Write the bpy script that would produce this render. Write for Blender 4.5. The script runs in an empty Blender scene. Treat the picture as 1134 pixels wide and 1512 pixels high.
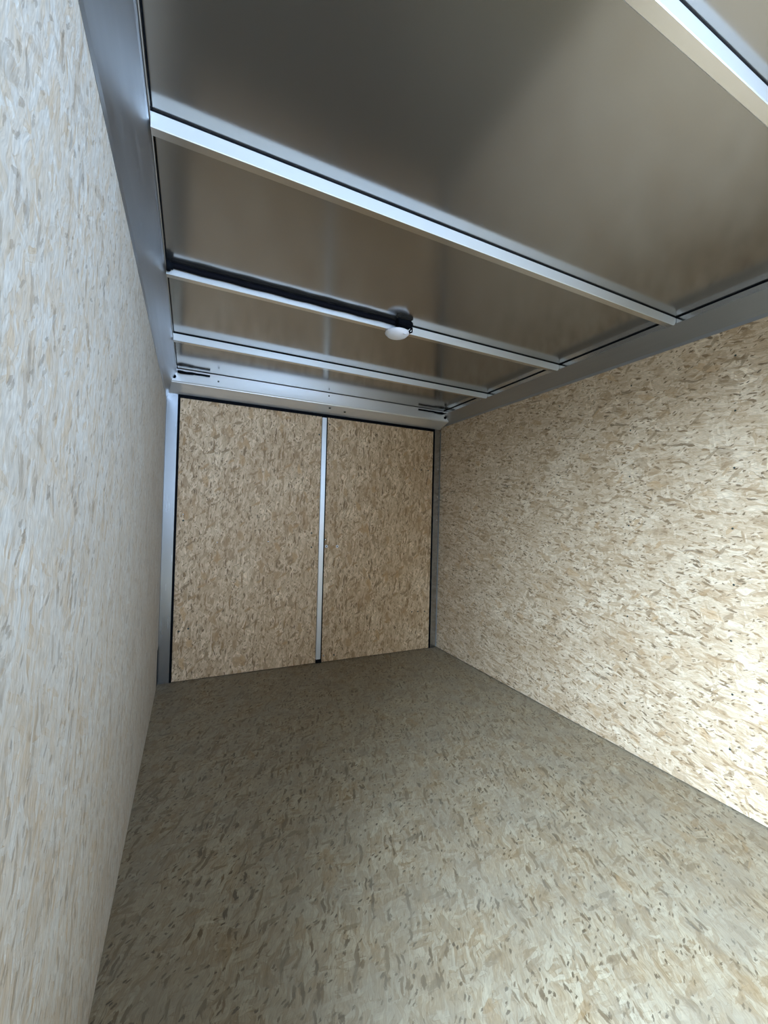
import bpy, bmesh, math, random
from mathutils import Vector, Matrix
random.seed(7)
C = bpy.context.scene.collection
SC = bpy.context.scene

# ---------------------------------------------------------------- camera
YAW, PITCH, ROLL, FPX = 0.4434, 0.0147, 0.0252, 597.5
cam_d = bpy.data.cameras.new('camera'); cam = bpy.data.objects.new('camera', cam_d); C.objects.link(cam)
fwd = Vector((math.sin(YAW)*math.cos(PITCH), math.cos(YAW)*math.cos(PITCH), math.sin(PITCH)))
rt = Vector((math.cos(YAW), -math.sin(YAW), 0)); up = rt.cross(fwd)
r2 = rt*math.cos(ROLL) + up*math.sin(ROLL); u2 = -rt*math.sin(ROLL) + up*math.cos(ROLL)
m = Matrix((r2, u2, -fwd)).transposed().to_4x4(); m.translation = Vector((0.1686, 0, 1.1))
cam.matrix_world = m
cam_d.sensor_fit = 'VERTICAL'; cam_d.sensor_height = 36; cam_d.lens = 36*FPX/1512; cam_d.clip_start = 0.01
SC.camera = cam

# ---------------------------------------------------------------- world, daylight, exposure
W_STR = 1.2
SKY_COL, SKY_W = (0.60, 0.79, 1.0), 1420
GND_COL, GND_W = (1.0, 0.95, 0.88), 10
FRONT_COL, FRONT_W = (0.46, 0.67, 1.0), 28
SC.view_settings.view_transform = 'Standard'; SC.view_settings.look = 'None'
SC.view_settings.gamma = 1; SC.view_settings.use_curve_mapping = False
SC.view_settings.exposure = -0.2
wd = bpy.data.worlds.new('world'); SC.world = wd; wd.use_nodes = True
bg = wd.node_tree.nodes['Background']; bg.inputs[0].default_value = (0.62, 0.78, 1.0, 1); bg.inputs[1].default_value = W_STR
def area(name, loc, target, sx, sy, watts, col):
    d = bpy.data.lights.new(name, 'AREA'); d.shape = 'RECTANGLE'; d.size = sx; d.size_y = sy; d.energy = watts; d.color = col
    o = bpy.data.objects.new(name, d); C.objects.link(o); o.location = loc
    o.rotation_euler = (Vector(target) - Vector(loc)).to_track_quat('-Z', 'Y').to_euler(); return o
# daylight that comes in through the open side door behind the camera
area('sky_daylight', (-1.0, -0.85, 2.4), (1.9, 0.5, 0.1), 1.6, 1.3, SKY_W, SKY_COL)
area('ground_bounce', (-1.3, -0.85, 1.38), (1.6, 0.5, 1.95), 1.8, 0.45, GND_W, GND_COL)
# added fill light, set at an unseen opening made for it in the front wall
area('front_fill', (1.40, -1.28, 1.55), (0.10, 0.7, 1.6), 1.0, 0.6, FRONT_W, FRONT_COL).data.spread = math.radians(75)

# ---------------------------------------------------------------- materials
def nodes(name):
    mt = bpy.data.materials.new(name); mt.use_nodes = True; nt = mt.node_tree
    return mt, nt, nt.nodes['Principled BSDF']
def N(nt, t, **k):
    n = nt.nodes.new(t)
    for a, b in k.items(): setattr(n, a, b)
    return n
def mth(nt, op, a, b=None, clamp=False):
    n = N(nt, 'ShaderNodeMath', operation=op); n.use_clamp = clamp
    for i, v in enumerate((a, b)):
        if v is None: continue
        if isinstance(v, (int, float)): n.inputs[i].default_value = v
        else: nt.links.new(v, n.inputs[i])
    return n.outputs[0]
def mixc(nt, fac, a, b, mode='MIX'):
    n = N(nt, 'ShaderNodeMix', data_type='RGBA', blend_type=mode)
    for sock, v in ((n.inputs['Factor'], fac), (n.inputs['A'], a), (n.inputs['B'], b)):
        if isinstance(v, (int, float)): sock.default_value = v
        elif isinstance(v, tuple): sock.default_value = v if len(v) == 4 else v + (1,)
        else: nt.links.new(v, sock)
    return n.outputs['Result']
def ramp(nt, fac, stops):
    n = N(nt, 'ShaderNodeValToRGB'); cr = n.color_ramp
    while len(cr.elements) < len(stops): cr.elements.new(0.5)
    for e, (p, c) in zip(cr.elements, stops): e.position = p; e.color = c if len(c) == 4 else c + (1,)
    nt.links.new(fac, n.inputs[0]); return n.outputs[0]

def osb(name, axes, main_angle, seed, base=(0.60, 0.49, 0.34), dirt=0.0, con=1.0, patch=0.22, chip=1.5, size=1.0, dark=1.0, spread=1.0):
    """strand board: several layers of overlapping wood flakes lying at different angles"""
    mt, nt, bs = nodes(name)
    geo = N(nt, 'ShaderNodeNewGeometry'); sep = N(nt, 'ShaderNodeSeparateXYZ'); nt.links.new(geo.outputs['Position'], sep.inputs[0])
    com = N(nt, 'ShaderNodeCombineXYZ')
    nt.links.new(sep.outputs['XYZ'.index(axes[0])], com.inputs[0]); nt.links.new(sep.outputs['XYZ'.index(axes[1])], com.inputs[1])
    # wavy distortion so that strands are not straight
    nz = N(nt, 'ShaderNodeTexNoise'); nz.inputs['Scale'].default_value = 14/size; nz.inputs['Detail'].default_value = 2
    nt.links.new(com.outputs[0], nz.inputs['Vector'])
    vs = N(nt, 'ShaderNodeVectorMath', operation='SUBTRACT'); nt.links.new(nz.outputs['Color'], vs.inputs[0]); vs.inputs[1].default_value = (0.5, 0.5, 0.5)
    vm = N(nt, 'ShaderNodeVectorMath', operation='SCALE'); nt.links.new(vs.outputs[0], vm.inputs[0]); vm.inputs['Scale'].default_value = 0.035*size
    va = N(nt, 'ShaderNodeVectorMath', operation='ADD'); nt.links.new(com.outputs[0], va.inputs[0]); nt.links.new(vm.outputs[0], va.inputs[1])
    P = va.outputs[0]
    b = Vector(base)
    def tone(k, warm): return (b.x*k*(1+0.04*warm), b.y*k*(1-0.05*warm), b.z*k*(1-0.15*warm))
    def kk(k): return 1 + (k-1)*con
    pal = [(0.0, tone(kk(0.46), 2.2)), (0.13, tone(kk(0.72), 1.5)), (0.30, tone(kk(0.89), 0.6)), (0.5, tone(1.0, 0)), (0.70, tone(kk(1.12), -0.4)), (1.0, tone(kk(1.42), -0.9))]
    col = None; hgt = None
    angs = [0, 0.6, -0.75, 0.25, 1.25, -0.3, 0.05]
    for i, da in enumerate(angs):
        a = main_angle + da*spread
        mp = N(nt, 'ShaderNodeMapping', vector_type='TEXTURE')
        mp.inputs['Location'].default_value = (seed*1.37 + i*0.713, seed*0.59 + i*0.391, 0)
        mp.inputs['Rotation'].default_value = (0, 0, a)
        L, Wd = (0.075, 0.016) if i % 2 else (0.05, 0.010)
        mp.inputs['Scale'].default_value = (L*size, Wd*size, 1)
        nt.links.new(P, mp.inputs[0])
        vo = N(nt, 'ShaderNodeTexVoronoi', voronoi_dimensions='2D'); vo.inputs['Scale'].default_value = 1
        nt.links.new(mp.outputs[0], vo.inputs['Vector'])
        s2 = N(nt, 'ShaderNodeSeparateColor'); nt.links.new(vo.outputs['Color'], s2.inputs[0])
        # grain along the strand
        gr = N(nt, 'ShaderNodeTexNoise', noise_dimensions='2D'); gr.inputs['Scale'].default_value = 1.0; gr.inputs['Detail'].default_value = 3
        mg = N(nt, 'ShaderNodeMapping'); mg.inputs['Scale'].default_value = (1.1, 5.0, 1); nt.links.new(mp.outputs[0], mg.inputs[0]); nt.links.new(mg.outputs[0], gr.inputs['Vector'])
        tval = mth(nt, 'ADD', mth(nt, 'MULTIPLY', s2.outputs[0], 0.75), mth(nt, 'MULTIPLY', mth(nt, 'SUBTRACT', gr.outputs[0], 0.3), 0.45))
        c = ramp(nt, tval, pal)
        # thin darker gap where a flake lies over its neighbour
        gap = mth(nt, 'GREATER_THAN', mth(nt, 'MULTIPLY', mth(nt, 'SUBTRACT', vo.outputs['Distance'], 0.50), 1), 0.17)
        if col is None: col = c; hgt = s2.outputs[2]; continue
        mask = mth(nt, 'MULTIPLY', mth(nt, 'GREATER_THAN', s2.outputs[1], 0.55), mth(nt, 'LESS_THAN', vo.outputs['Distance'], 0.56))
        rim = mth(nt, 'MULTIPLY', mth(nt, 'GREATER_THAN', s2.outputs[1], 0.80), mth(nt, 'MULTIPLY', mth(nt, 'GREATER_THAN', vo.outputs['Distance'], 0.56), mth(nt, 'LESS_THAN', vo.outputs['Distance'], 0.62)))
        col = mixc(nt, mth(nt, 'MULTIPLY', mask, mth(nt, 'ADD', mth(nt, 'MULTIPLY', s2.outputs[2], 0.5), 0.4)), col, c)
        col = mixc(nt, mth(nt, 'MULTIPLY', rim, 0.45*dark), col, tone(0.42, 1.5))
        hm = N(nt, 'ShaderNodeMix', data_type='FLOAT'); nt.links.new(mask, hm.inputs[0]); nt.links.new(hgt, hm.inputs[2]); nt.links.new(s2.outputs[2], hm.inputs[3]); hgt = hm.outputs[0]
    # bark chips and dark dashes, two sizes
    for li, (sc, st, thr, ang, amt, rr, kd) in enumerate(((0.036, 0.010, 0.86, 0.15, 0.85, 0.30, 0.22), (0.015, 0.006, 0.84, -0.5, 0.85, 0.28, 0.16),
            (0.070, 0.034, 0.84, 0.3, 0.50, 0.36, 0.50), (0.055, 0.017, 0.90, -0.9, 0.60, 0.32, 0.36), (0.100, 0.013, 0.93, 0.05, 0.70, 0.28, 0.26))):
        mp = N(nt, 'ShaderNodeMapping', vector_type='TEXTURE'); mp.inputs['Rotation'].default_value = (0, 0, main_angle + ang)
        mp.inputs['Scale'].default_value = (sc*size*chip, st*size*chip, 1); mp.inputs['Location'].default_value = (seed*3.1 + li*0.37, seed*1.7, 0)
        nt.links.new(P, mp.inputs[0])
        n2 = N(nt, 'ShaderNodeTexNoise', noise_dimensions='2D'); n2.inputs['Scale'].default_value = 2.2; n2.inputs['Detail'].default_value = 5; n2.inputs['Roughness'].default_value = 0.65; nt.links.new(mp.outputs[0], n2.inputs['Vector'])
        vo = N(nt, 'ShaderNodeTexVoronoi', voronoi_dimensions='2D'); vo.inputs['Scale'].default_value = 1; nt.links.new(mp.outputs[0], vo.inputs['Vector'])
        s2 = N(nt, 'ShaderNodeSeparateColor'); nt.links.new(vo.outputs['Color'], s2.inputs[0])
        rad = mth(nt, 'ADD', vo.outputs['Distance'], mth(nt, 'MULTIPLY', mth(nt, 'SUBTRACT', n2.outputs[0], 0.5), 1.1))
        soft = N(nt, 'ShaderNodeMapRange'); soft.inputs[1].default_value = rr+0.05; soft.inputs[2].default_value = rr-0.05; nt.links.new(rad, soft.inputs[0])
        mk = mth(nt, 'MULTIPLY', mth(nt, 'GREATER_THAN', s2.outputs[0], thr), soft.outputs[0])
        ccol = mixc(nt, s2.outputs[1], tone(kd, 1.2), tone(min(0.8, kd*2.0), 2.4))
        col = mixc(nt, mth(nt, 'MULTIPLY', mk, min(1.0, amt*dark)), col, ccol)
    # fine fibres
    mf = N(nt, 'ShaderNodeMapping', vector_type='TEXTURE'); mf.inputs['Rotation'].default_value = (0, 0, main_angle); mf.inputs['Scale'].default_value = (0.018, 0.0035, 1)
    nt.links.new(P, mf.inputs[0]); nf = N(nt, 'ShaderNodeTexNoise', noise_dimensions='2D'); nf.inputs['Scale'].default_value = 1; nf.inputs['Detail'].default_value = 4; nt.links.new(mf.outputs[0], nf.inputs['Vector'])
    fr = N(nt, 'ShaderNodeMapRange'); fr.inputs[1].default_value = 0.25; fr.inputs[2].default_value = 0.75; fr.inputs[3].default_value = 0.80; fr.inputs[4].default_value = 1.18; nt.links.new(nf.outputs[0], fr.inputs[0])
    fc = N(nt, 'ShaderNodeCombineColor'); [nt.links.new(fr.outputs[0], fc.inputs[k_]) for k_ in range(3)]
    col = mixc(nt, 1.0, col, fc.outputs[0], 'MULTIPLY')
    # broad patches
    pn = N(nt, 'ShaderNodeTexNoise'); pn.inputs['Scale'].default_value = 5/size; pn.inputs['Detail'].default_value = 4; nt.links.new(P, pn.inputs['Vector'])
    pr = N(nt, 'ShaderNodeMapRange'); pr.inputs[1].default_value = 0.3; pr.inputs[2].default_value = 0.7; nt.links.new(pn.outputs[0], pr.inputs[0])
    col = mixc(nt, mth(nt, 'MULTIPLY', pr.outputs[0], patch), col, tone(0.58, 2.0))
    if dirt:
        dn = N(nt, 'ShaderNodeTexNoise'); dn.inputs['Scale'].default_value = 5.5; dn.inputs['Detail'].default_value = 9; dn.inputs['Roughness'].default_value = 0.68; nt.links.new(P, dn.inputs['Vector'])
        dr = N(nt, 'ShaderNodeMapRange'); dr.inputs[1].default_value = 0.36; dr.inputs[2].default_value = 0.62; nt.links.new(dn.outputs[0], dr.inputs[0])
        col = mixc(nt, mth(nt, 'MULTIPLY', dr.outputs[0], dirt), col, (0.225, 0.200, 0.155))
    nt.links.new(col, bs.inputs['Base Color'])
    bs.inputs['Roughness'].default_value = 0.62; bs.inputs['Specular IOR Level'].default_value = 0.35
    bu = N(nt, 'ShaderNodeBump'); bu.inputs['Strength'].default_value = 0.35; bu.inputs['Distance'].default_value = 0.0012*size
    nt.links.new(hgt, bu.inputs['Height']); nt.links.new(bu.outputs[0], bs.inputs['Normal'])
    return mt

def metal(name, col, rough, wav=0.0, wsc=3.0, brush=None, metallic=1.0):
    mt, nt, bs = nodes(name)
    bs.inputs['Base Color'].default_value = col + (1,); bs.inputs['Metallic'].default_value = metallic
    geo = N(nt, 'ShaderNodeNewGeometry')
    nz = N(nt, 'ShaderNodeTexNoise'); nz.inputs['Detail'].default_value = 3
    mp = N(nt, 'ShaderNodeMapping'); mp.inputs['Scale'].default_value = brush or (2, 2, 2)
    nt.links.new(geo.outputs['Position'], mp.inputs[0]); nt.links.new(mp.outputs[0], nz.inputs['Vector']); nz.inputs['Scale'].default_value = 1
    mr = N(nt, 'ShaderNodeMapRange'); mr.inputs[3].default_value = rough*0.8; mr.inputs[4].default_value = rough*1.25
    nt.links.new(nz.outputs[0], mr.inputs[0]); nt.links.new(mr.outputs[0], bs.inputs['Roughness'])
    if wav:
        n2 = N(nt, 'ShaderNodeTexNoise'); n2.inputs['Scale'].default_value = wsc; n2.inputs['Detail'].default_value = 1; nt.links.new(geo.outputs['Position'], n2.inputs['Vector'])
        bu = N(nt, 'ShaderNodeBump'); bu.inputs['Strength'].default_value = 1; bu.inputs['Distance'].default_value = wav
        nt.links.new(n2.outputs[0], bu.inputs['Height']); nt.links.new(bu.outputs[0], bs.inputs['Normal'])
    return mt
def plain(name, col, rough, metallic=0.0, spec=0.5):
    mt, nt, bs = nodes(name); bs.inputs['Metallic'].default_value = metallic
    nz = N(nt, 'ShaderNodeTexNoise'); nz.inputs['Scale'].default_value = 60
    c = mixc(nt, nz.outputs[0], tuple(x*0.85 for x in col), tuple(min(1, x*1.12) for x in col)); nt.links.new(c, bs.inputs['Base Color'])
    bs.inputs['Roughness'].default_value = rough; bs.inputs['Specular IOR Level'].default_value = spec; return mt

M_RW = osb('osb_right_wall', 'YZ', 0.12, 3, base=(0.69, 0.56, 0.405), con=1.25, dark=1.15, patch=0.42)
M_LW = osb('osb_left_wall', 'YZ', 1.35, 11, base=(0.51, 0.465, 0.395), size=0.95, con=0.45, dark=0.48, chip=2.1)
M_DR = osb('osb_door', 'XZ', 1.45, 5, base=(0.71, 0.53, 0.345), dark=1.5, patch=0.5, con=1.6, size=1.0, spread=0.8)
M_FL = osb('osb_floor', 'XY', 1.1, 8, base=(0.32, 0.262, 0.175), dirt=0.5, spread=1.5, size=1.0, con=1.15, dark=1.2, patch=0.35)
M_CEIL = metal('ceiling_sheet_metal', (0.43, 0.425, 0.415), 0.16, wav=0.0004, wsc=1.5, metallic=0.92)
M_ALU = metal('galvanised_bow', (0.72, 0.73, 0.72), 0.38, brush=(3, 60, 60), metallic=0.45)
M_RAIL = metal('rail_metal', (0.41, 0.42, 0.43), 0.46, brush=(60, 3, 60))
M_HDR = metal('header_metal', (0.80, 0.80, 0.79), 0.34, brush=(2.5, 40, 90), metallic=0.6)
M_SOLE = metal('bow_sole_metal', (0.80, 0.80, 0.80), 0.22)
M_LIP = metal('polished_lip_metal', (0.80, 0.84, 0.88), 0.12)
M_POST = metal('post_metal', (0.46, 0.47, 0.48), 0.25, brush=(60, 60, 4))
M_BLK = plain('black_rubber', (0.004, 0.005, 0.007), 0.7, spec=0.04)
M_CAB = plain('black_cable_jacket', (0.004, 0.004, 0.006), 0.7, spec=0.05)
M_LENS = plain('white_plastic', (0.82, 0.82, 0.86), 0.35)
M_SCREW = metal('zinc_screw', (0.85, 0.85, 0.85), 0.2)
M_DSCREW = plain('dark_screw', (0.02, 0.035, 0.03), 0.4)
M_FRONT = plain('front_panel', (0.62, 0.62, 0.62), 0.6)
M_GND = plain('outdoor_ground', (0.35, 0.34, 0.32), 0.9)
M_WHITE = plain('white_skin', (0.8, 0.8, 0.8), 0.4)

# ---------------------------------------------------------------- helpers
def link(name, bm, mat, parent=None, smooth=False):
    me = bpy.data.meshes.new(name); bmesh.ops.recalc_face_normals(bm, faces=bm.faces); bm.to_mesh(me); bm.free()
    me.materials.append(mat)
    if smooth:
        for p in me.polygons: p.use_smooth = True
    o = bpy.data.objects.new(name, me); C.objects.link(o)
    if parent is not None: o.parent = parent
    return o
def box(bm, x0, x1, y0, y1, z0, z1, bev=0.0):
    r = bmesh.ops.create_cube(bm, size=1); vs = r['verts']
    bmesh.ops.scale(bm, vec=(x1-x0, y1-y0, z1-z0), verts=vs)
    bmesh.ops.translate(bm, vec=((x0+x1)/2, (y0+y1)/2, (z0+z1)/2), verts=vs)
    if bev:
        es = list({e for v in vs for e in v.link_edges}); bmesh.ops.bevel(bm, geom=es, offset=bev, segments=2, affect='EDGES')
def prism(bm, pts, axis, a0, a1):
    """extrude a closed 2-D outline along an axis; pts in the other two axes in xyz order"""
    def mk(p, a):
        q = list(p); q.insert('xyz'.index(axis), a); return bm.verts.new(q)
    A = [mk(p, a0) for p in pts]; B = [mk(p, a1) for p in pts]; n = len(pts)
    for i in range(n): bm.faces.new((A[i], A[(i+1) % n], B[(i+1) % n], B[i]))
    bm.faces.new(A); bm.faces.new(B[::-1])
def lathe(bm, prof, seg=40, mat=None):
    rings = []
    for r, z in prof:
        if r < 1e-6: rings.append([bm.verts.new((0, 0, z))])
        else: rings.append([bm.verts.new((r*math.cos(2*math.pi*k/seg), r*math.sin(2*math.pi*k/seg), z)) for k in range(seg)])
    for a, b_ in zip(rings, rings[1:]):
        for k in range(seg):
            k2 = (k+1) % seg
            f = [a[k % len(a)], a[k2 % len(a)], b_[k2 % len(b_)], b_[k % len(b_)]]
            f = list(dict.fromkeys(f))
            if len(f) > 2: bm.faces.new(f)
    if mat is not None: bmesh.ops.transform(bm, matrix=mat, verts=[v for r in rings for v in r])
def tube(bm, pts, r, seg=12):
    pts = [Vector(p) for p in pts]; rings = []
    for i, p in enumerate(pts):
        d = (pts[min(i+1, len(pts)-1)] - pts[max(i-1, 0)]).normalized()
        a = d.cross(Vector((0.13, 0.21, 1))).normalized(); b_ = d.cross(a)
        rings.append([bm.verts.new(p + a*r*math.cos(2*math.pi*k/seg) + b_*r*math.sin(2*math.pi*k/seg)) for k in range(seg)])
    for a, b_ in zip(rings, rings[1:]):
        for k in range(seg): bm.faces.new((a[k], a[(k+1) % seg], b_[(k+1) % seg], b_[k]))
    bm.faces.new(rings[0]); bm.faces.new(rings[-1][::-1])
def struct(o): o['kind'] = 'structure'; return o
def tag(o, label, cat, group=None):
    o['label'] = label; o['category'] = cat
    if group: o['group'] = group
    return o

# ---------------------------------------------------------------- dimensions (metres)
D, H, WD = 2.956, 2.0, 2.0987          # door plane, ceiling, width
XL, XR = 0.060, 2.036                  # inner edges of the roof rails
ZL, ZR = 1.850, 1.912                  # top edges of the boards
Y0 = -1.10                             # wall behind the camera
DY0, DY1, DZ = -0.95, -0.05, 1.84      # open side door in the left wall

# ---------------------------------------------------------------- setting
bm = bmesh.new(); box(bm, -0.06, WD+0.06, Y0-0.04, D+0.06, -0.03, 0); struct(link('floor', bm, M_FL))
bm = bmesh.new(); box(bm, 0.02, WD-0.02, Y0, D+0.02, H, H+0.004); struct(link('ceiling', bm, M_CEIL))

def board(name, mat, x0, x1, face_x, spans):
    """upright board wall with a slightly ragged saw-cut top edge; spans = (y0, y1, z0, z1)"""
    bm = bmesh.new()
    for (y0, y1, z0, z1, ragged) in spans:
        n = max(2, int((y1-y0)/0.02)) if ragged else 1
        top = [(y0 + (y1-y0)*i/n, z1 + (random.uniform(-0.004, 0.003) + 0.003*math.sin(i*0.7) if ragged else 0)) for i in range(n+1)]
        prism(bm, [(y0, z0)] + [(y1, z0)] + top[::-1], 'x', x0, x1)
    return struct(link(name, bm, mat))
board('wall_right', M_RW, WD, WD+0.010, WD, [(Y0, D-0.004, 0.007, ZR, True)])
board('wall_left', M_LW, -0.010, 0.0, 0, [(DY1, D-0.062, 0.002, ZL, True), (D-0.062, D-0.004, 0.235, ZL, False), (Y0, DY0, 0.002, ZL, False), (DY0, DY1, DZ, ZL, False)])
# outer skins behind the boards
bm = bmesh.new(); box(bm, WD+0.012, WD+0.030, Y0-0.04, D+0.05, -0.03, H+0.03); struct(link('wall_right_skin', bm, M_WHITE))
bm = bmesh.new()
box(bm, -0.030, -0.012, DY1, D+0.05, -0.03, H+0.03); box(bm, -0.030, -0.012, Y0-0.04, DY0, -0.03, H+0.03); box(bm, -0.030, -0.012, DY0, DY1, DZ, H+0.03)
struct(link('wall_left_skin', bm, M_WHITE))
bm = bmesh.new(); box(bm, -0.012, 0.001, D-0.060, D-0.008, 0.003, 0.232); struct(link('notch_shade', bm, M_BLK))   # black block standing in for shade in the left board's foot notch
bm = bmesh.new()     # front wall; its unseen opening is added to let the fill light in
box(bm, -0.03, 0.80, Y0-0.04, Y0, 0, H+0.03); box(bm, 1.98, WD+0.03, Y0-0.04, Y0, 0, H+0.03)
box(bm, 0.80, 1.98, Y0-0.04, Y0, 0, 1.25); box(bm, 0.80, 1.98, Y0-0.04, Y0, 1.90, H+0.03)
struct(link('wall_front', bm, M_FRONT))
bm = bmesh.new(); box(bm, -0.03, WD+0.03, D+0.050, D+0.062, -0.03, H+0.03); struct(link('wall_back', bm, M_BLK))
bm = bmesh.new(); box(bm, -0.03, WD+0.03, Y0-0.04, D+0.062, H+0.03, H+0.04); struct(link('roof_skin', bm, M_WHITE))
bm = bmesh.new(); box(bm, -9, 9, -9, 9, -0.62, -0.60); struct(link('ground', bm, M_GND))

# cove-shaped roof rails (board top -> sloping face -> short upright lip at the ceiling)
bm = bmesh.new()
prism(bm, [(0.001, ZL-0.02), (0.0035, ZL-0.004), (XL-0.006, H-0.034), (XL-0.001, H-0.026), (XL, H-0.003), (XL-0.012, H+0.0), (-0.012, H+0.002), (-0.012, ZL-0.02)], 'y', Y0, D)
struct(link('trim_2', bm, M_RAIL))
bm = bmesh.new()
prism(bm, [(WD-0.001, ZR-0.02), (WD-0.0035, ZR-0.006), (XR+0.005, H-0.030), (XR+0.001, H-0.024), (XR, H-0.003), (XR+0.012, H), (WD+0.012, H+0.002), (WD+0.012, ZR-0.02)], 'y', Y0, D)
struct(link('trim_3', bm, M_RAIL))
for par, xa, xb, xg0, xg1 in (('trim_2', XL-0.0005, XL+0.0015, XL-0.004, XL+0.0035), ('trim_3', XR-0.0015, XR+0.0005, XR-0.0035, XR+0.004)):
    bm = bmesh.new(); box(bm, xa, xb, Y0, D-0.136, H-0.028, H-0.005); link('lip', bm, M_LIP, bpy.data.objects[par])
    bm = bmesh.new(); box(bm, xg0, xg1, Y0, D-0.136, H-0.005, H-0.0002); link('dark_strip', bm, M_BLK, bpy.data.objects[par])  # thin black strip between lip and ceiling
# rear frame: two corner posts and the header
PL, PR = 0.0665, 2.036
bm = bmesh.new(); box(bm, 0.001, PL, D-0.004, D+0.04, 0.001, 1.89, 0.0015); pl = struct(link('trim_4', bm, M_POST))
bm = bmesh.new(); box(bm, PR, WD-0.008, D-0.004, D+0.04, 0.001, 1.89, 0.0015); pr = struct(link('trim_5', bm, M_POST))
HY = 2.822
bm = bmesh.new()
prism(bm, [(HY, H-0.004), (HY-0.0005, 1.920), (HY+0.003, 1.9155), (HY+0.008, 1.9165), (HY+0.009, 1.913), (D-0.002, 1.872), (D+0.04, 1.872), (D+0.04, H-0.004)], 'x', 0.012, WD-0.012)
hd = struct(link('trim_6', bm, M_HDR))

# ---------------------------------------------------------------- rear double doors
def seal_frame(x0, x1, z0, z1):
    bm = bmesh.new(); return bm
def make_door(name, x0, x1, side):
    """OSB faced leaf with a black perimeter seal; side = -1 left leaf, 1 right leaf"""
    r = bpy.data.objects.new(name, None); C.objects.link(r); r.location = (x0 if side < 0 else x1, D+0.02, 0); struct(r)
    bpy.context.view_layer.update()
    def ch(n, bm, mat, par=r, smooth=False):
        bmesh.ops.translate(bm, vec=-Vector(r.location), verts=bm.verts)
        return link(n, bm, mat, par, smooth)
    bm = bmesh.new(); box(bm, x0+0.003, x1-0.003, D, D+0.03, 0.004, 1.852, 0.001); ch('panel', bm, M_DR)
    return r, ch
dA, chA = make_door('door_1', 0.078, 1.038, -1)
dB, chB = make_door('door_2', 1.075, 2.026, 1)
# black seals: hinge edge and top of each leaf
bm = bmesh.new(); box(bm, PL, 0.081, D-0.006, D+0.03, 0.002, 1.873, 0.0015); box(bm, 0.079, 1.056, D-0.008, D+0.03, 1.8515, 1.8725, 0.002); chA('seal', bm, M_BLK)
bm = bmesh.new(); box(bm, 2.024, PR, D-0.006, D+0.03, 0.002, 1.873, 0.0015); box(bm, 1.056, 2.028, D-0.008, D+0.03, 1.8515, 1.8725, 0.002); chB('seal', bm, M_BLK)
# aluminium meeting strip on the left leaf and the black seal next to it
bm = bmesh.new(); box(bm, 1.036, 1.071, D-0.010, D+0.02, 0.030, 1.846, 0.002); st = chA('meeting_strip', bm, M_ALU); st['label'] = 'bright aluminium strip along the meeting edge'
bm = bmesh.new(); box(bm, 1.035, 1.073, D-0.011, D+0.02, 0.003, 0.030, 0.002); chA('bottom_cap', bm, M_BLK)
bm = bmesh.new(); box(bm, 1.071, 1.0785, D-0.012, D+0.02, 0.003, 1.848, 0.001); chB('edge_seal', bm, M_BLK)
def screw(ch, x, z, r=0.005, mat=None, ring=None, y=D):
    bm = bmesh.new(); lathe(bm, [(0, 0.003), (r*0.55, 0.0028), (r*0.9, 0.0016), (r, 0.0), (r, -0.002)], 14, Matrix.Translation((x, y, z)) @ Matrix.Rotation(math.pi/2, 4, 'X'))
    return ch('screw', bm, mat or M_DSCREW, smooth=True)
def ring_rivet(ch, x, z, y=D):
    bm = bmesh.new(); lathe(bm, [(0.0042, 0.0005), (0.0052, 0.003), (0.0095, 0.002), (0.0115, 0.0), (0.0115, -0.002)], 20, Matrix.Translation((x, y, z)) @ Matrix.Rotation(math.pi/2, 4, 'X'))
    o = ch('rivet', bm, M_LENS, smooth=True)
    bm = bmesh.new(); lathe(bm, [(0, 0.0012), (0.0043, 0.0010), (0.0043, -0.002)], 14, Matrix.Translation((x, y, z)) @ Matrix.Rotation(math.pi/2, 4, 'X'))
    ch('rivet_core', bm, M_BLK, par=o); return o
for x, z in ((0.979, 0.974), (0.982, 0.868), (1.018, 1.714), (0.115, 0.327), (0.17, 0.34), (0.12, 1.05)): screw(chA, x, z, 0.006)
for x, z in ((0.33, 0.885), (0.665, 0.89), (0.118, 1.07)): screw(chA, x, z+0.02, 0.0045, M_SCREW)
for x, z in ((1.911, 1.513), (1.978, 1.513), (1.852, 0.322), (1.911, 0.320), (1.978, 0.315), (1.098, 1.799), (1.18, 0.045)): screw(chB, x, z, 0.006)
for x, z in ((1.845, 1.514), (1.097, 0.050), (1.087, 0.925)): screw(chB, x, z, 0.007, M_SCREW)
ring_rivet(chB, 1.097, 0.874); ring_rivet(chB, 1.183, 0.873)

# rivets on the right post and bolt heads on the header (parts of that trim)
def ch_world(par):
    def f(n, bm, mat, par_=None, smooth=False, par=par): return link(n, bm, mat, par, smooth)
    return f
for z in (1.531, 1.292, 1.092): screw(ch_world(pr), WD-0.022, z, 0.0065, M_SCREW, y=D-0.004)
for x, z in ((1.044, 1.975), (0.30, 1.955)):
    bm = bmesh.new(); lathe(bm, [(0, 0.004), (0.004, 0.0035), (0.006, 0)], 12, Matrix.Translation((x, HY, z)) @ Matrix.Rotation(math.pi/2, 4, 'X')); link('bolt_head', bm, M_DSCREW, hd, True)
for x, y in ((1.065, 2.862), (1.19, 2.885)):
    bm = bmesh.new(); lathe(bm, [(0, 0.007), (0.006, 0.006), (0.010, 0)], 12, Matrix.Translation((x, y, 1.913 - (y-HY)*0.31)) @ Matrix.Rotation(math.pi, 4, 'X')); link('bolt_head', bm, M_DSCREW, hd, True)

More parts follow.
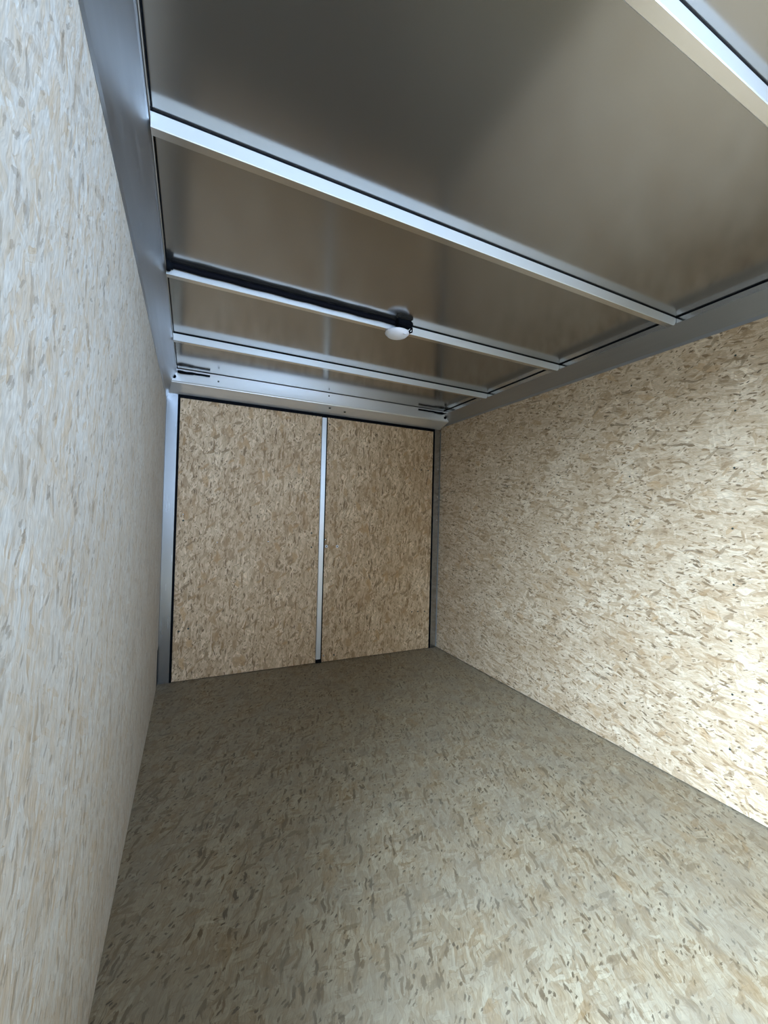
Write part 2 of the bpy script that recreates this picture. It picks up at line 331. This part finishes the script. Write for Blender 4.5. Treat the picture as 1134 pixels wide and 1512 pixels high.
# screws that hold the right board, in upright rows on the wall studs
wr = bpy.data.objects['wall_right']
for y in (0.850, 1.275, 1.700, 2.125, 2.55):
    for z in (0.228, 0.444, 0.651, 0.872, 1.093, 1.333, 1.56, 1.78):
        bm = bmesh.new(); q = random.uniform(-0.004, 0.004)
        lathe(bm, [(0, 0.0012), (0.0032, 0.001), (0.0042, 0)], 10, Matrix.Translation((WD, y+q, z)) @ Matrix.Rotation(-math.pi/2, 4, 'Y'))
        link('screw', bm, M_DSCREW, wr, True)
for z in (1.531, 1.292, 1.092):
    bm = bmesh.new(); lathe(bm, [(0, 0.003), (0.004, 0.0025), (0.006, 0)], 10, Matrix.Translation((WD, D-0.05, z)) @ Matrix.Rotation(-math.pi/2, 4, 'Y')); link('screw', bm, M_SCREW, wr, True)

# ---------------------------------------------------------------- roof bows
BOWS = [(0.405, 'roof bow nearest the camera, crossing the top right corner of the photo'),
        (1.036, 'long bright roof bow with clear ceiling panels on both sides, second from the camera'),
        (1.650, 'roof bow that carries the white dome light and black cable'),
        (2.268, 'roof bow between the dome light bow and the rear door header')]
def bow_bm():
    bm = bmesh.new()
    # hollow-looking folded section: near face 40 mm tall, 25 mm wide sole, returned lip at the far side
    yz = [(0.0, -0.0055), (0.0, -0.0385), (0.0015, -0.040), (0.0240, -0.040), (0.0255, -0.0385), (0.0255, -0.0055)]
    x0, x1 = XL+0.0005, XR-0.004; R = 0.018
    secs = [(x0, 1)] + [(x1-R+R*math.sin(t), None if t else 1) for t in (0,)]
    rings = []
    stations = [(x0, 0.0), (x1-R, 0.0)] + [(x1-R+R*math.sin(a), R*(1-math.cos(a))) for a in (0.35, 0.7, 1.05, 1.35, 1.52)]
    for x, lift in stations:
        rings.append([bm.verts.new((x, y, min(-0.0055, z+lift) if z < -0.02 else z)) for y, z in yz])
    n = len(yz)
    for a, b_ in zip(rings, rings[1:]):
        for i in range(n):
            f = bm.faces.new((a[i], a[(i+1) % n], b_[(i+1) % n], b_[i]))
            if i == 2: f.material_index = 1          # smoother underside
    bm.faces.new(rings[0]); bm.faces.new(rings[-1][::-1]); return bm
def gap_shade_bm():
    bm = bmesh.new(); box(bm, XL+0.001, XR-0.006, 0.0015, 0.024, -0.0058, -0.0003); return bm  # black strip in the bow-to-ceiling gap stands in for its shade
root = bpy.data.objects.new('roof_bow', None); C.objects.link(root)
link('rail', bow_bm(), M_ALU, root).data.materials.append(M_SOLE); link('gap_shade', gap_shade_bm(), M_BLK, root)
for i, (y, lab) in enumerate(BOWS):
    if i == 0: o = root
    else:
        o = root.copy(); C.objects.link(o)
        for c0 in list(root.children):
            c1 = c0.copy(); C.objects.link(c1); c1.parent = o
    o.location = (0, y, H); tag(o, lab, 'beam', 'roof bows across the ceiling')
    o.name = 'roof_bow'

# ---------------------------------------------------------------- dome light, its cable and connector
YB = 1.650
lt = bpy.data.objects.new('dome_light', None); C.objects.link(lt); lt.location = (1.002, YB+0.0135, H-0.040)
tag(lt, 'round white dome light fixed under the third roof bow', 'light')
bm = bmesh.new(); lathe(bm, [(0, 0), (0.050, 0), (0.055, -0.002), (0.056, -0.006), (0.048, -0.008), (0, -0.008)], 48); link('base', bm, M_LENS, lt, True)
bm = bmesh.new(); lathe(bm, [(0.054, -0.006), (0.0525, -0.009), (0.047, -0.015), (0.036, -0.020), (0.019, -0.023), (0, -0.024)], 48); link('lens', bm, M_LENS, lt, True)
bm = bmesh.new(); box(bm, 0.012, 0.026, -0.044, -0.034, -0.021, -0.013, 0.0015); sw = link('switch', bm, M_LENS, lt)
# cable pressed against the near face of the bow
cb = bpy.data.objects.new('light_cable', None); C.objects.link(cb); cb.location = (XL+0.005, YB, H)
tag(cb, 'black cable running along the third roof bow from left rail to dome light', 'cable')
def rel(bm, o): bmesh.ops.translate(bm, vec=-Vector(o.location), verts=bm.verts); return bm
bm = bmesh.new()
tube(bm, [(XL+0.002+0.93*i/40, YB-0.0115, H-0.0115+0.0012*math.sin(i*0.9)) for i in range(41)], 0.0108, 14); link('jacket', rel(bm, cb), M_CAB, cb, True)
bm = bmesh.new(); lathe(bm, [(0, 0.0), (0.017, 0.0), (0.019, 0.004), (0.018, 0.012), (0.0118, 0.016), (0.011, 0.022), (0, 0.022)], 24, Matrix.Translation((XL+0.001, YB-0.019, H-0.0195)) @ Matrix.Rotation(math.pi/2, 4, 'Y')); link('grommet', rel(bm, cb), M_BLK, cb, True)
cn = bpy.data.objects.new('wire_connector', None); C.objects.link(cn); cn.location = (1.03, YB-0.02, H)
tag(cn, 'black wire connector bunched above the white dome light', 'connector')
bm = bmesh.new(); box(bm, 0.978, 1.056, YB-0.046, YB-0.002, H-0.026, H-0.003, 0.005); link('housing', rel(bm, cn), M_BLK, cn)
for pts in ([(1.045, YB-0.02, H-0.016), (1.062, YB-0.022, H-0.022), (1.066, YB-0.014, H-0.036), (1.050, YB-0.006, H-0.042)],
            [(1.040, YB-0.03, H-0.018), (1.052, YB-0.030, H-0.030), (1.048, YB-0.018, H-0.042)],
            [(1.000, YB-0.018, H-0.020), (0.990, YB-0.014, H-0.034), (0.985, YB-0.006, H-0.042)]):
    bm = bmesh.new(); tube(bm, pts, 0.0038, 8); link('wire', rel(bm, cn), M_CAB, cn, True)

# ---------------------------------------------------------------- black wire bundles at both ends of the header
def bundle(name, label, xa, xb, dirn):
    r = bpy.data.objects.new(name, None); C.objects.link(r); r.location = (xa, HY, H-0.02)
    tag(r, label, 'wiring', 'wire stubs on the header')
    pts = [(xa + (xb-xa)*i/14, HY-0.008, H-0.022+0.0022*math.sin(i*1.3)*(1-i/14)) for i in range(15)]
    bm = bmesh.new(); tube(bm, pts, 0.0062, 10); link('sleeve', rel(bm, r), M_BLK, r, True)
    bm = bmesh.new(); tube(bm, [(xa, HY-0.012, H-0.026), (xa+dirn*0.02, HY-0.012, H-0.030), (xa+dirn*0.05, HY-0.010, H-0.028), (xa+dirn*0.09, HY-0.008, H-0.025)], 0.0058, 10); link('wire', rel(bm, r), M_CAB, r, True)
    return r
bundle('wire_bundle', 'short black wire bundle on the header at the upper left corner of the rear doors', XL+0.004, 0.249, 1)
bundle('wire_bundle', 'short black wire bundle on the header at the upper right corner of the rear doors', XR-0.006, 1.79, -1)
# dark corner plugs where rail, header and post meet
for nm, x, lab in (('corner_plug', 0.045, 'small round black plug at the top of the left rear corner post'), ('corner_plug', WD-0.050, 'small round black plug at the top of the right rear corner post')):
    bm = bmesh.new(); lathe(bm, [(0, 0.010), (0.007, 0.009), (0.011, 0.005), (0.012, 0), (0.010, -0.004)], 18, Matrix.Translation((0, 0, 0)) @ Matrix.Rotation(math.pi/2, 4, 'X'))
    o = link(nm, bm, M_BLK, None, True); o.location = (x, HY-0.002, 1.945); tag(o, lab, 'plug')

# small pale splinters standing up from the saw-cut top edge of the right board
for y, h, lean in ((1.31, 0.016, -0.006), (0.93, 0.020, 0.008), (0.86, 0.010, -0.004), (1.10, 0.009, 0.004), (2.05, 0.011, 0.005), (2.45, 0.010, -0.004)):
    bm = bmesh.new()
    a = [bm.verts.new((WD - 0.002 + dx, y + dy, ZR - 0.006)) for dx, dy in ((0, -0.002), (0.003, -0.001), (0.002, 0.002))]
    t = bm.verts.new((WD - 0.007, y + lean, ZR + h))
    for i in range(3): bm.faces.new((a[i], a[(i+1) % 3], t))
    bm.faces.new(a[::-1]); link('splinter', bm, M_RW, wr)
